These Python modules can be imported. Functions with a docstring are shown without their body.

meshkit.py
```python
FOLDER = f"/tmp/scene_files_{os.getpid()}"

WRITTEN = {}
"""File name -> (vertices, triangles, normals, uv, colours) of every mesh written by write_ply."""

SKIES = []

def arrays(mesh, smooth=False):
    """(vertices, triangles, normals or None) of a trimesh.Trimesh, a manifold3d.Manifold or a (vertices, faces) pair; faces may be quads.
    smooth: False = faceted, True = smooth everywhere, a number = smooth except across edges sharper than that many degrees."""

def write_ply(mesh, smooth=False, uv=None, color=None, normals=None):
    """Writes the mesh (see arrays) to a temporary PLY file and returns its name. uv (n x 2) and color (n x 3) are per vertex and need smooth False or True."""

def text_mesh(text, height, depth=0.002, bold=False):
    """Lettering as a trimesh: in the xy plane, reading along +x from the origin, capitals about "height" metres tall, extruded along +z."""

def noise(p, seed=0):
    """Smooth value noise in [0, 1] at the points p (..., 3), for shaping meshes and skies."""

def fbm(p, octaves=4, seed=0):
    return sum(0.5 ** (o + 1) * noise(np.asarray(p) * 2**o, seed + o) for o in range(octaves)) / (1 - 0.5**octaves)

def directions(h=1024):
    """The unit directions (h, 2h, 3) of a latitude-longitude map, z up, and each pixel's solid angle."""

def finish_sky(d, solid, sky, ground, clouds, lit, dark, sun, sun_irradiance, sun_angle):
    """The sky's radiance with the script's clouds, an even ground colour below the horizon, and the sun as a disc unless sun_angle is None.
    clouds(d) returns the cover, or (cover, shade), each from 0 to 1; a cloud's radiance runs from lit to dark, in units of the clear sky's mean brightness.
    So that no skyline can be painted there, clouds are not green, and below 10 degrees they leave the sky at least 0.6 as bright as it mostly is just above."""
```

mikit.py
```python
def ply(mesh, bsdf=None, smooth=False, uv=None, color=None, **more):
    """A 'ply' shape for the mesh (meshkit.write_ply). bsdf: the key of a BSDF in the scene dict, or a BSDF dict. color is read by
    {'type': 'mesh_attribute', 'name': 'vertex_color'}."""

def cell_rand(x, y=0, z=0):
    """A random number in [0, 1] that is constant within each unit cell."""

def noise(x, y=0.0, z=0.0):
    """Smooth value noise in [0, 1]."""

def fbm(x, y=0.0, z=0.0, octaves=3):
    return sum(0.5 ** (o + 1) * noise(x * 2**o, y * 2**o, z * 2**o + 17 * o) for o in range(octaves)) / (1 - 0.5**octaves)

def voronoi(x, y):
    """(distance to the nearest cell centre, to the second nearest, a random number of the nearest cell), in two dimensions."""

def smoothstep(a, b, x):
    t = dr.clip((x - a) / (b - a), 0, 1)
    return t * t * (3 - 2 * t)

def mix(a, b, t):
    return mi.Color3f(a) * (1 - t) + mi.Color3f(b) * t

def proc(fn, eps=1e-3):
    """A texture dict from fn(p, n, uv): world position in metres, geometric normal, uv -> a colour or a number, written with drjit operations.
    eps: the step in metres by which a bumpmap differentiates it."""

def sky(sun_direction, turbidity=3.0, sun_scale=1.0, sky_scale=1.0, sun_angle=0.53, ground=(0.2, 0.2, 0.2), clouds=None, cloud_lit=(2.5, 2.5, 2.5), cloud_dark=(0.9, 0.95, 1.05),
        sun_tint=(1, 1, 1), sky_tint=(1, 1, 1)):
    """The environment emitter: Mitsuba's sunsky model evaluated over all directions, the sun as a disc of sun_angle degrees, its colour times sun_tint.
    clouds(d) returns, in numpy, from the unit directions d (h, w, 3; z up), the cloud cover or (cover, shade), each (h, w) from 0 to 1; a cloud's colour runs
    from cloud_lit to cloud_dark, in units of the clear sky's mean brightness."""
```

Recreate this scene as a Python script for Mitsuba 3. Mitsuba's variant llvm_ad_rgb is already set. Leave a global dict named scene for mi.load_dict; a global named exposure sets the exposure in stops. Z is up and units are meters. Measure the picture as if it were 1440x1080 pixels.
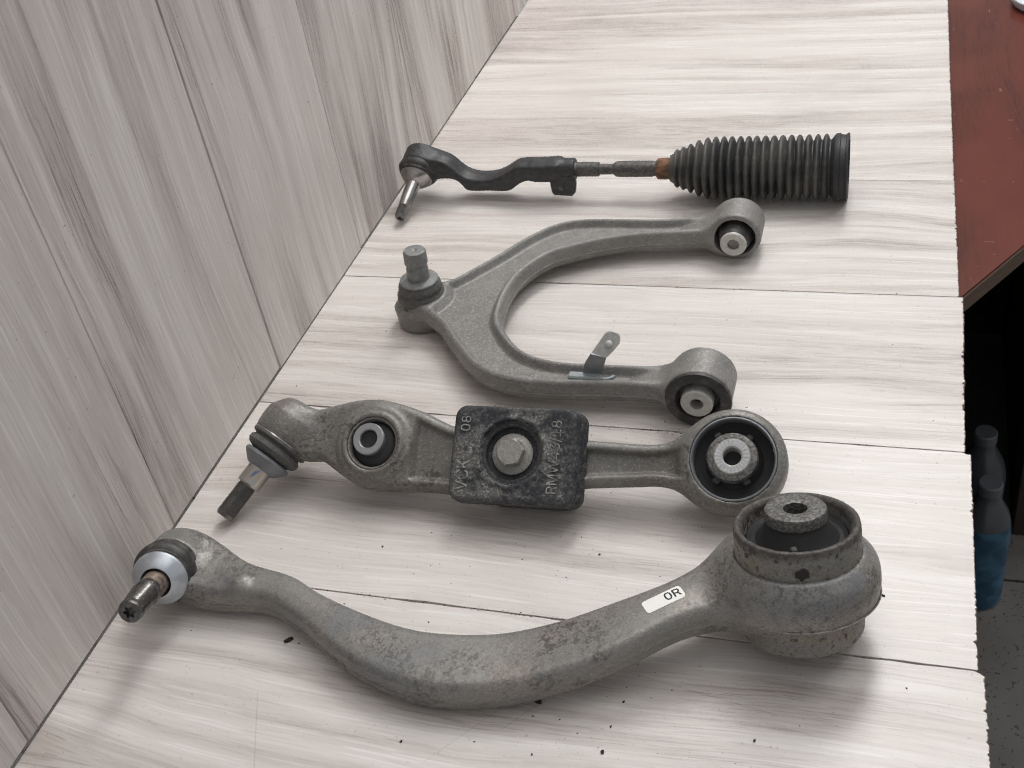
import math
import numpy as np, trimesh, shapely, mitsuba as mi, drjit as dr, mikit, meshkit
from shapely.geometry import Polygon
from scipy import sparse
from scipy.spatial import cKDTree
from scipy.interpolate import CubicSpline, LinearNDInterpolator
from mikit import proc, noise, fbm, voronoi, cell_rand, smoothstep, mix

T = mi.ScalarTransform4f
scene, labels = {}, {}
rng = np.random.default_rng(7)

# ---------------------------------------------------------------- camera, light, exposure
EYE = np.array([0.51444, -0.87066, 0.60371])
FWD = np.array([-0.30294, 0.73115, -0.61126])
UP = np.array([-0.05918, 0.62573, 0.77779])
scene['camera'] = dict(type='thinlens', fov=46.5, fov_axis='x', aperture_radius=0.0006, focus_distance=0.93, near_clip=0.01, far_clip=30.0,
                       to_world=T().look_at(origin=EYE.tolist(), target=(EYE + FWD).tolist(), up=UP.tolist()))
exposure = 1.26
scene['room_light'] = dict(type='constant', radiance={'type': 'rgb', 'value': [0.160, 0.161, 0.164]})


def lamp(key, origin, target, w, l, power, label):
    scene[key] = dict(type='rectangle', to_world=T().look_at(origin=origin, target=target, up=[0, 0.3, 1]) @ T().scale([w / 2, l / 2, 1]),
                      emitter=dict(type='area', radiance={'type': 'rgb', 'value': power}), bsdf=dict(type='diffuse', reflectance={'type': 'rgb', 'value': 0.7}))
    labels[key] = dict(label=label, category='lamp')


lamp('unseen_strip_lamp', [0.50, 1.30, 2.00], [0.40, -0.1, 0.0], 0.55, 1.0, [6.9, 6.8, 6.65], 'unseen strip lamp high above the far end of the bench, lighting it from behind')  # out of view, placed so that shadows fall toward the camera
lamp('unseen_strip_lamp_001', [1.75, 0.9, 2.1], [0.3, -0.2, 0.0], 0.14, 1.0, [6.0, 6.0, 6.1], 'second unseen strip lamp, lighting the bench from high on the right')  # out of view, gives the polished steel a second highlight
lamp('unseen_ceiling_panel', [0.75, 0.55, 2.75], [0.75, 0.50, 0.0], 2.6, 2.2, [0.86, 0.855, 0.85], 'unseen wide light panel overhead, lighting the bench softly from above')  # out of view, placed to light upward faces and soften shadows

# ---------------------------------------------------------------- mesh helpers (millimetres in, metres out)


def nets(lo, hi, h, fn, relax=4):
    """Naive surface nets of fn < 0, on a regular grid."""
    ax = [np.arange(a, b + h, h, dtype=np.float32) for a, b in zip(lo, hi)]
    X, Y, Z = np.meshgrid(*ax, indexing='ij', sparse=True)
    D = np.broadcast_to(np.asarray(fn(X, Y, Z), np.float32), [len(a) for a in ax]).copy()
    D[0], D[-1], D[:, 0], D[:, -1], D[:, :, 0], D[:, :, -1] = 9, 9, 9, 9, 9, 9
    s = D < 0
    n = np.array(D.shape) - 1
    cnt = sum(s[i:n[0] + i, j:n[1] + j, k:n[2] + k].astype(np.int8) for i in (0, 1) for j in (0, 1) for k in (0, 1))
    cells = np.argwhere((cnt > 0) & (cnt < 8))
    idx = -np.ones(n, np.int64)
    idx[tuple(cells.T)] = np.arange(len(cells))
    acc, num = np.zeros((len(cells), 3)), np.zeros(len(cells))
    for a in range(3):
        for i in (0, 1):
            for j in (0, 1):
                o = np.zeros(3, int)
                o[(a + 1) % 3], o[(a + 2) % 3] = i, j
                e = o.copy()
                e[a] = 1
                d0, d1 = D[tuple((cells + o).T)], D[tuple((cells + e).T)]
                m = (d0 < 0) != (d1 < 0)
                t = np.where(m, d0 / np.where(m, d0 - d1, 1), 0)
                q = np.repeat(o[None].astype(float), len(cells), 0)
                q[:, a] = t
                acc += q * m[:, None]
                num += m
    v = (cells + acc / num[:, None]) * h + np.array(lo)
    faces = []
    for a in range(3):
        b, c = (a + 1) % 3, (a + 2) % 3
        sl0 = [slice(1, -1)] * 3
        sl1 = [slice(1, -1)] * 3
        sl0[a], sl1[a] = slice(0, -1), slice(1, None)
        A, B = s[tuple(sl0)], s[tuple(sl1)]
        g = np.argwhere(A != B)
        flip = A[tuple(g.T)]
        off = np.ones(3, int)
        off[a] = 0
        g = g + off
        qs = []
        for db, dc in ((-1, -1), (0, -1), (0, 0), (-1, 0)):
            w = g.copy()
            w[:, b] += db
            w[:, c] += dc
            qs.append(idx[tuple(w.T)])
        q = np.stack(qs, 1)
        q = np.where(flip[:, None], q, q[:, ::-1])
        faces.append(q)
    f = np.vstack(faces)
    f = np.vstack([f[:, [0, 1, 2]], f[:, [0, 2, 3]]])
    e = np.vstack([f[:, [0, 1]], f[:, [1, 2]], f[:, [2, 0]]])
    W = sparse.coo_matrix((np.ones(len(e) * 2), (np.r_[e[:, 0], e[:, 1]], np.r_[e[:, 1], e[:, 0]])), shape=(len(v), len(v))).tocsr()
    W = sparse.diags(1 / np.asarray(W.sum(1)).ravel()) @ W
    for k in range(relax):
        v = v + 0.5 * (W @ v - v)
        v = v - 0.52 * (W @ v - v)
    return v, f


def strip(pts, r, closed=True, up=None):
    """A thin proud bead (a forging's parting line) along points."""
    p = np.asarray(pts, float)
    t = np.roll(p, -1, 0) - np.roll(p, 1, 0) if closed else np.gradient(p, axis=0)
    t /= np.linalg.norm(t, axis=1, keepdims=True)
    u = np.array([0, 0, 1.0]) if up is None else unit(up)
    a = np.cross(t, u)
    a /= np.linalg.norm(a, axis=1, keepdims=True)
    ring = [p + a * r, p + u * r * 0.9, p - a * r, p - u * r * 0.9]
    n = len(p)
    v = np.stack(ring, 1).reshape(-1, 3)
    fs = []
    for i in range(n if closed else n - 1):
        k = (i + 1) % n
        for j in range(4):
            q = (j + 1) % 4
            fs += [[i * 4 + j, i * 4 + q, k * 4 + q], [i * 4 + j, k * 4 + q, k * 4 + j]]
    m = trimesh.Trimesh(v, fs, process=False)
    m.fix_normals()
    return m


def outline3(pts, soft, zfun, keep, step=1.5):
    """Runs of the outline of a plan shape, lifted to a height; keep(x, y) says where."""
    g = Polygon(smooth_closed(pts)).buffer(0)
    if soft:
        g = g.buffer(-soft).buffer(2 * soft).buffer(-soft)
    q = np.array(g.exterior.segmentize(step).coords)[:-1]
    ok = keep(q[:, 0], q[:, 1])
    q = np.roll(q, -int(np.argmin(ok)), 0)
    ok = np.roll(ok, -int(np.argmin(ok)))
    runs, cur = [], []
    for a, b in zip(q, ok):
        if b:
            cur.append((a[0], a[1], zfun(a[0])))
        elif cur:
            runs.append(np.array(cur))
            cur = []
    if cur:
        runs.append(np.array(cur))
    return [r for r in runs if len(r) > 6]


def smin(a, b, k):
    t = np.maximum(k - np.abs(a - b), 0) / k
    return np.minimum(a, b) - t * t * k * 0.25


def smax(a, b, k):
    return -smin(-a, -b, k)


def rbox2(q1, q2, r):
    """Rounded intersection of two distances."""
    q1, q2 = q1 + r, q2 + r
    return np.minimum(np.maximum(q1, q2), 0) + np.sqrt(np.maximum(q1, 0) ** 2 + np.maximum(q2, 0) ** 2) - r


def unit(a):
    return np.asarray(a, float) / np.linalg.norm(a)


def axial(X, Y, Z, P, a):
    """(axial coordinate, radius) of the grid about the axis through P along a."""
    a = unit(a)
    x, y, z = X - P[0], Y - P[1], Z - P[2]
    t = x * a[0] + y * a[1] + z * a[2]
    return t, np.sqrt(np.maximum(x * x + y * y + z * z - t * t, 0))


def cyl(X, Y, Z, P, a, r, t0, t1, rnd=2.0):
    t, rho = axial(X, Y, Z, P, a)
    return rbox2(rho - r, np.abs(t - (t0 + t1) / 2) - (t1 - t0) / 2, rnd)


def sph(X, Y, Z, P, r):
    return np.sqrt((X - P[0]) ** 2 + (Y - P[1]) ** 2 + (Z - P[2]) ** 2) - r


def smooth_closed(pts, n=400):
    p = np.array(list(pts) + [pts[0]], float)
    d = np.r_[0, np.cumsum(np.sqrt(np.linalg.norm(np.diff(p, axis=0), axis=1)))]
    return CubicSpline(d, p, bc_type='periodic')(np.linspace(0, d[-1], n, endpoint=False))


def poly_field(X, Y, pts, soft=0.0, spline=True):
    """Signed distance in the plane to a closed outline."""
    g = Polygon(smooth_closed(pts) if spline else pts).buffer(0)
    if soft:
        g = g.buffer(-soft).buffer(2 * soft).buffer(-soft)
    ring = np.array(g.exterior.segmentize(0.4).coords)
    XX, YY = np.broadcast_arrays(X, Y)
    d = cKDTree(ring).query(np.stack([XX.ravel(), YY.ravel()], 1))[0].reshape(XX.shape)
    return np.where(shapely.contains_xy(g, XX.ravel(), YY.ravel()).reshape(XX.shape), -d, d).astype(np.float32)


def frame(P, a, up=(0, 0, 1)):
    """A 4x4 matrix whose z axis lies along a, at P."""
    z = unit(a)
    if abs(z @ unit(up)) > 0.97:
        up = (0, 1, 0)
    x = unit(np.cross(up, z))
    m = np.eye(4)
    m[:3, 0], m[:3, 1], m[:3, 2], m[:3, 3] = x, np.cross(z, x), z, P
    return m


def lathe(profile, n=64, closed=True):
    """Revolved (s along z, r) profile, in mm. Profile is closed onto itself when it does not start and end on the axis."""
    p = np.array(profile, float)
    if closed and (p[0, 1] > 1e-6 or p[-1, 1] > 1e-6):
        p = np.vstack([p, p[:1]])
    ang = np.arange(n) * 2 * np.pi / n
    v = np.stack([p[:, None, 1] * np.cos(ang), p[:, None, 1] * np.sin(ang), np.repeat(p[:, :1], n, 1)], -1).reshape(-1, 3)
    i, j = np.meshgrid(np.arange(len(p) - 1), np.arange(n), indexing='ij')
    q = np.stack([i * n + j, i * n + (j + 1) % n, (i + 1) * n + (j + 1) % n, (i + 1) * n + j], -1).reshape(-1, 4)
    m = trimesh.Trimesh(v, np.vstack([q[:, [0, 1, 2]], q[:, [0, 2, 3]]]), process=True)
    m.update_faces(m.nondegenerate_faces())
    m.fix_normals()
    return m


def put(mesh, m=None):
    v, f = (mesh.vertices, mesh.faces) if hasattr(mesh, 'vertices') else mesh
    v = np.asarray(v, float)
    if m is not None:
        v = v @ m[:3, :3].T + m[:3, 3]
    return trimesh.Trimesh(v, f, process=False)


def add(key, mesh, bsdf, smooth=35, label=None, category=None, group=None, kind=None):
    """One entry of the scene, from a mesh in mm."""
    k, i = key, 0
    while k in scene:
        i += 1
        k = f'{key}_{i:03d}'
    m = mesh.copy() if hasattr(mesh, 'copy') else trimesh.Trimesh(*mesh, process=False)
    m.vertices = np.asarray(m.vertices) * 0.001
    scene[k] = mikit.ply(m, bsdf, smooth=smooth)
    tag(k, label, category, group, kind)
    return k


def tag(k, label=None, category=None, group=None, kind=None):
    d = {a: b for a, b in dict(label=label, category=category, group=group, kind=kind).items() if b}
    if d:
        labels[k] = d


def prism(poly, z0, z1):
    m = trimesh.creation.extrude_polygon(poly if hasattr(poly, 'exterior') else Polygon(poly), z1 - z0, engine='earcut')
    m.apply_translation([0, 0, z0])
    return m


def bevel_box(lo, hi, b):
    import manifold3d as m3
    lo, hi = np.array(lo, float), np.array(hi, float)
    pts = []
    for i in range(8):
        c = np.array([(lo, hi)[(i >> a) & 1][a] for a in range(3)])
        s = np.array([(1, -1)[(i >> a) & 1] for a in range(3)])
        for a in range(3):
            q = c + s * b
            q[a] = c[a]
            pts.append(q)
    h = trimesh.convex.convex_hull(np.array(pts))
    return h


# ---------------------------------------------------------------- materials


def bsdf(key, color, rough=0.5, metallic=0.0, spec=0.5, bump=None, scale=0.0003, **kw):
    d = dict(type='principled', base_color=color if isinstance(color, dict) else {'type': 'rgb', 'value': color}, roughness=rough, metallic=metallic, specular=spec, **kw)
    if bump is not None:
        d = dict(type='bumpmap', arbitrary=bump, bsdf=d, scale=scale)
    scene[key] = dict(type='twosided', bsdf=d)
    return key


def strokes(a, v, w, length, seed, keep, sharp):
    """Fine printed fibres: separate dashes of random strength, w wide and length long, running along a."""
    row = dr.floor(v / w)
    q = a / (length * (0.7 + 0.6 * cell_rand(row, seed, 5))) + 37.0 * cell_rand(row, seed, 1)
    c = dr.floor(q)
    t = q - c
    r = cell_rand(row, c, seed + 2)
    x = dr.abs(v / w - row - 0.5 - 0.25 * (cell_rand(row, c, seed + 3) - 0.5)) * 2
    return smoothstep(keep, 1.0, r) * dr.clip(4 * t * (1 - t) * 1.6, 0, 1) * smoothstep(1.0, sharp, x)


def grain(along, across, third, seed, contrast):
    """Printed wood grain of one laminate board: (darkness, lightness); along and across in metres."""
    a, v = mi.Float(along), mi.Float(across)
    sd = mi.Float(seed)
    a = a + sd * 1.7
    v = v + (noise(a * 3.6, v * 7.0, sd) - 0.5) * 0.032 + (noise(a * 11.0, v * 18.0, sd + 4) - 0.5) * 0.0085 + (noise(a * 34.0, v * 70.0, sd + 5) - 0.5) * 0.0014
    # lines flow round a few knots
    ka, kv = a / 0.37, v / 0.085
    ca, cv = dr.floor(ka), dr.floor(kv)
    on = dr.select(cell_rand(ca, cv, dr.floor(sd * 7) + 1) > 0.66, 1.0, 0.0)
    da, dv = (ka - ca - 0.35 - 0.3 * cell_rand(ca, cv, 2)) * 0.37, (kv - cv - 0.5) * 0.085
    knot = on * dr.exp(-dr.square(da / 0.055) - dr.square(dv / 0.018))
    v = v - dv * knot * 0.86
    broad = fbm(a * 3.0, v * 13.0, sd * 1.7, 3)
    m1 = fbm(a * 5.0, v * 85.0, sd + 8.0, 3)
    cloud = fbm(a * 14.0, v * 40.0, sd + 60, 3)
    zone = smoothstep(0.45, 0.66, 0.62 * broad + 0.38 * m1)
    patch = smoothstep(0.38, 0.66, cloud)
    sq = dr.floor(sd * 3)
    long_ = strokes(a, v, 0.0034, 0.16, sq, 0.58, 0.35)
    mid = strokes(a, v, 0.0019, 0.060, sq + 11, 0.40, 0.2)
    mid2 = strokes(a, v + 0.0007, 0.0013, 0.034, sq + 17, 0.45, 0.15)
    short = strokes(a, v + 0.0004, 0.0010, 0.017, sq + 23, 0.55, 0.1)
    dark = 0.22 * zone + 0.12 * smoothstep(0.50, 0.70, m1) * (0.3 + 0.7 * zone) + 0.12 * (cloud - 0.45)
    dark += 0.24 * long_ * (0.25 + 0.75 * zone) + 0.36 * mid * (0.30 + 0.70 * zone) + 0.34 * mid2 * (0.34 + 0.66 * zone) + 0.40 * short * (0.30 + 0.70 * zone)
    smudge = smoothstep(0.70, 0.80, fbm(a * 7.0, v * 62.0, sd + 30, 3)) * patch
    dark += 0.28 * smudge + knot * 0.16 * smoothstep(0.42, 0.62, m1)
    light = 0.40 * smoothstep(0.50, 0.32, m1) * (1 - zone) + 0.20 * smoothstep(0.5, 0.25, broad) + 0.75 * strokes(a, v + 0.0011, 0.0021, 0.07, sq + 31, 0.6, 0.3) * (1 - 0.5 * zone)
    return dr.clip(dark * contrast, 0, 1.2), light


def wood_color(dark, light, base=(0.588, 0.545, 0.511), deep=(0.200, 0.158, 0.139), pale=(0.685, 0.658, 0.627)):
    return mix(mix(base, pale, dr.clip(light, 0, 1)), deep, dr.clip(dark, 0, 1) * 0.92)


PITCH = 0.193


def seg_line(p, a, b, w):
    """1 on a thin line between two points of the bench top, in metres."""
    ax, ay = a
    dx, dy = b[0] - ax, b[1] - ay
    t = dr.clip(((p.x - ax) * dx + (p.y - ay) * dy) / (dx * dx + dy * dy), 0, 1)
    d = dr.sqrt(dr.square(p.x - ax - t * dx) + dr.square(p.y - ay - t * dy))
    return smoothstep(w, w * 0.3, d)


def floor_wood(p, n, uv):
    k = dr.floor(p.y / PITCH)
    d, l = grain(p.x, p.y, p.z, k * 1.37 + 11.0, 0.76)
    c = wood_color(d, l)
    # fine grey dust and grime, a few worn spots
    grime = smoothstep(0.58, 0.85, fbm(p.x * 9.0, p.y * 14.0, 3.0, 4)) * 0.09 + smoothstep(0.93, 0.97, noise(p.x * 700.0, p.y * 700.0, 1.0)) * 0.25
    c = c * (1 - grime)
    s = seg_line(p, (0.262, -0.505), (0.322, -0.428), 0.00035) + seg_line(p, (0.335, -0.415), (0.462, -0.437), 0.0005) + seg_line(p, (0.17, -0.555), (0.135, -0.475), 0.0005) + seg_line(p, (0.32, -0.452), (0.302, -0.475), 0.0006)
    s = s + seg_line(p, (0.132, -0.075), (0.137, -0.12), 0.0004) * 0.7 + seg_line(p, (0.40, -0.44), (0.45, -0.418), 0.0004) * 0.6
    return c * (1 - dr.clip(s, 0, 1) * 0.17)


def wall_wood(p, n, uv):
    k = dr.floor((p.y - 0.0475) / 0.1952)
    d, l = grain(p.z * 0.75 + 0.3, p.y, p.x, k * 2.11 + 35.0, 1.02)
    spot = smoothstep(0.972, 0.99, noise(p.y * 330.0, p.z * 330.0, 5.0)) * 0.5
    return wood_color(d, l, base=(0.515, 0.473, 0.444), deep=(0.170, 0.133, 0.120), pale=(0.62, 0.596, 0.568)) * (1 - spot)


def wood_bump(p, n, uv):
    return fbm(p.x * 20.0, p.y * 700.0, p.z * 30.0, 2)


def wall_bump(p, n, uv):
    return fbm(p.y * 700.0, p.z * 20.0, 0.0, 2)


bsdf('mat_floor_wood', proc(floor_wood), 0.34, spec=0.42, bump=proc(wood_bump), scale=0.00012)
bsdf('mat_wall_wood', proc(wall_wood), 0.45, spec=0.4, bump=proc(wall_bump), scale=0.00012)
bsdf('mat_sawn_edge', proc(lambda p, n, uv: mix((0.10, 0.085, 0.075), (0.32, 0.27, 0.23), noise(p.x * 900.0, p.y * 900.0, p.z * 900.0))), 0.9)


def cast(base, dirt, dirt_amount, speck, brown=(0.17, 0.142, 0.118), shine=0.5):
    """Weathered aluminium casting: fine sandy grain, dark pits in clusters, brown film and bright rubbed grains."""
    def fn(p, n, uv):
        big = fbm(p.x * 22.0, p.y * 22.0, p.z * 22.0 + 5.0, 3)
        mid = fbm(p.x * 75.0 + 9.0, p.y * 75.0, p.z * 75.0, 3)
        tiny = noise(p.x * 950.0, p.y * 950.0, p.z * 950.0)
        tiny2 = noise(p.x * 1700.0 + 5.0, p.y * 1700.0, p.z * 1700.0)
        pits = fbm(p.x * 480.0 + 7.0, p.y * 480.0, p.z * 480.0, 2)
        zone = smoothstep(0.45, 0.68, 0.6 * big + 0.4 * mid)
        c = mix([b * 0.93 for b in base], [b * 1.10 for b in base], smoothstep(0.35, 0.68, mid))
        c = mix(c, brown, smoothstep(0.46, 0.70, fbm(p.x * 30.0 + 3.0, p.y * 30.0, p.z * 30.0, 3)) * dirt_amount * 0.45)
        c = mix(c, dirt, smoothstep(0.58 - 0.12 * zone, 0.72 - 0.10 * zone, pits) * (0.12 + 0.88 * zone) * dirt_amount * 0.8)
        c = mix(c, dirt, smoothstep(0.62, 0.85, mid) * zone * dirt_amount * 0.5)
        c = mix(c, [b * 1.7 for b in base], smoothstep(0.66, 0.86, tiny) * (1 - 0.7 * zone) * shine)
        return c * (1 - speck * 0.5 * (1 - tiny)) * (1 - speck * 0.3 * (1 - tiny2))
    return fn


def cast_bump(p, n, uv):
    return fbm(p.x * 700.0, p.y * 700.0, p.z * 700.0, 2) + 0.8 * fbm(p.x * 160.0, p.y * 160.0, p.z * 160.0, 2)


bsdf('mat_cast_wishbone', proc(cast((0.268, 0.259, 0.247), (0.12, 0.113, 0.105), 0.45, 0.62, brown=(0.19, 0.172, 0.150), shine=0.35)), 0.50, 0.25, bump=proc(cast_bump), scale=0.00022)
def strut_metal(p, n, uv):
    """The strut's weathered skin: bare grey, tan oxide patches full of dark pits, blue-grey smears, black grime."""
    x, y, z = p.x, p.y, p.z
    a = fbm(x * 26.0 + 2.0, y * 26.0, z * 26.0, 4)
    b = fbm(x * 40.0 + 11.0, y * 40.0, z * 40.0, 4)
    c3 = fbm(x * 18.0 + 31.0, y * 18.0, z * 18.0, 3)
    f1 = 0.5 * noise(x * 560.0, y * 560.0, z * 560.0) + 0.5 * noise(x * 990.0 + 3.0, y * 990.0, z * 990.0)
    f2 = noise(x * 1250.0, y * 1250.0, z * 1250.0)
    rough = fbm(x * 260.0, y * 210.0, z * 210.0, 3)
    tan = smoothstep(0.42, 0.64, a + 0.15 * (rough - 0.5))
    grains = smoothstep(0.50, 0.66, f1) * (0.5 + 0.5 * f2)
    c = mix((0.245, 0.235, 0.220), (0.195, 0.195, 0.197), smoothstep(0.42, 0.70, c3))
    c = mix(c, mix((0.205, 0.178, 0.152), (0.375, 0.345, 0.310), 0.6 * f1 + 0.4 * f2), tan * 0.75)
    c = mix(c, (0.060, 0.052, 0.046), grains * smoothstep(0.42, 0.62, rough) * (0.15 + 0.85 * tan) * 0.75)
    dirty = smoothstep(0.44, 0.72, b + 0.30 * (rough - 0.5))
    c = mix(c, (0.060, 0.055, 0.050), dirty * (0.12 + 0.80 * smoothstep(0.42, 0.62, 0.65 * f1 + 0.35 * rough)) * 0.62)
    c = mix(c, (0.40, 0.385, 0.36), smoothstep(0.62, 0.74, 0.6 * rough + 0.4 * f1) * (1 - dirty) * 0.45)
    return c * (0.70 + 0.42 * f2)


bsdf('mat_cast_strut', proc(strut_metal), 0.42, 0.38, bump=proc(cast_bump), scale=0.00022)
bsdf('mat_cast_link', proc(cast((0.245, 0.235, 0.218), (0.060, 0.055, 0.050), 0.85, 0.6, shine=0.35)), 0.46, 0.28, bump=proc(cast_bump), scale=0.00028)


def forged(p, n, uv):
    m = fbm(p.x * 300.0, p.y * 300.0, p.z * 300.0, 3)
    return mix((0.024, 0.025, 0.027), (0.040, 0.040, 0.041), smoothstep(0.35, 0.75, m)) * (0.75 + 0.5 * noise(p.x * 900.0, p.y * 900.0, p.z * 900.0))


bsdf('mat_forged', proc(forged), 0.48, spec=0.5, bump=proc(cast_bump), scale=0.00006)


def dusty_rubber(p, n, uv):
    m = fbm(p.x * 170.0, p.y * 170.0, p.z * 170.0, 4)
    t = noise(p.x * 1200.0, p.y * 1200.0, p.z * 1200.0)
    return mix((0.024, 0.023, 0.023), (0.105, 0.098, 0.090), smoothstep(0.40, 0.75, m) * 0.6 + 0.18 * t)


bsdf('mat_rubber', proc(dusty_rubber), 0.5, spec=0.5)
bsdf('mat_dust_rubber', proc(lambda p, n, uv: mix((0.060, 0.059, 0.057), (0.125, 0.121, 0.114), fbm(p.x * 420.0, p.y * 420.0, p.z * 420.0, 3)) * (0.7 + 0.6 * noise(p.x * 1200.0, p.y * 1200.0, p.z * 1200.0))), 0.6, spec=0.4)


def bellows_rubber(p, n, uv):
    m = fbm(p.x * 60.0, p.y * 40.0, p.z * 40.0, 3)
    s = fbm(p.x * 30.0, p.y * 260.0, p.z * 260.0, 2)
    fresh = smoothstep(0.438, 0.452, p.x + (m - 0.5) * 0.02)
    c = mix((0.030, 0.030, 0.031), (0.115, 0.109, 0.100), smoothstep(0.35, 0.70, m) * 0.55 + smoothstep(0.5, 0.8, s) * 0.25 + 0.12 * noise(p.x * 1200.0, p.y * 1200.0, p.z * 1200.0))
    return mix(c, (0.020, 0.021, 0.023), fresh * 0.8)


bsdf('mat_bellows', proc(bellows_rubber), 0.55, spec=0.45)
bsdf('mat_black_rubber', (0.018, 0.018, 0.019), 0.6, spec=0.4)
bsdf('mat_dark_hole', (0.03, 0.03, 0.03), 0.7)


def damper_rubber(p, n, uv):
    big = fbm(p.x * 60.0, p.y * 60.0, p.z * 60.0, 3)
    mid = fbm(p.x * 300.0, p.y * 300.0, p.z * 300.0, 3)
    t = noise(p.x * 1300.0, p.y * 1300.0, p.z * 1300.0)
    dust = smoothstep(0.38, 0.64, 0.5 * big + 0.5 * mid)
    x, y, z = p.x - 0.15118, p.y + 0.27218, p.z - 0.0336
    u, v = x * 0.99907 + y * 0.04311, x * -0.0345 + y * 0.7986 + z * 0.6008
    rim = dr.maximum(dr.abs(u - 0.1085) - 0.038, dr.abs(v + 0.0046) - 0.0295) + (mid - 0.5) * 0.010
    rho = dr.sqrt(dr.square(u - 0.1086) + dr.square(v + 0.0032))
    dust = dust * (0.35 + 0.65 * smoothstep(0.006, -0.001, rim)) * (1 - 0.85 * smoothstep(0.0235, 0.0215, rho) * smoothstep(0.012, 0.015, rho))  # dust thinned toward the border and in the recess, darkening the sides
    sp = smoothstep(0.45, 0.85, noise(p.x * 900.0 + 3.0, p.y * 900.0, p.z * 900.0))
    return mix((0.020, 0.022, 0.026), (0.27, 0.258, 0.238), dr.clip(dust * (0.20 + 0.45 * t + 0.55 * sp) * 0.85 + 0.09 * sp, 0, 1))


bsdf('mat_damper', proc(damper_rubber), 0.62, spec=0.4, bump=proc(cast_bump), scale=0.0003)
bsdf('mat_damper_letter', proc(lambda p, n, uv: mix((0.11, 0.11, 0.107), (0.31, 0.30, 0.28), smoothstep(0.3, 0.75, fbm(p.x * 400.0, p.y * 400.0, p.z * 400.0, 2)))), 0.65)


def machined(p, n, uv):
    t = fbm(p.x * 500.0, p.y * 500.0, p.z * 500.0, 2)
    return mix((0.42, 0.415, 0.40), (0.62, 0.61, 0.59), t)


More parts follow.
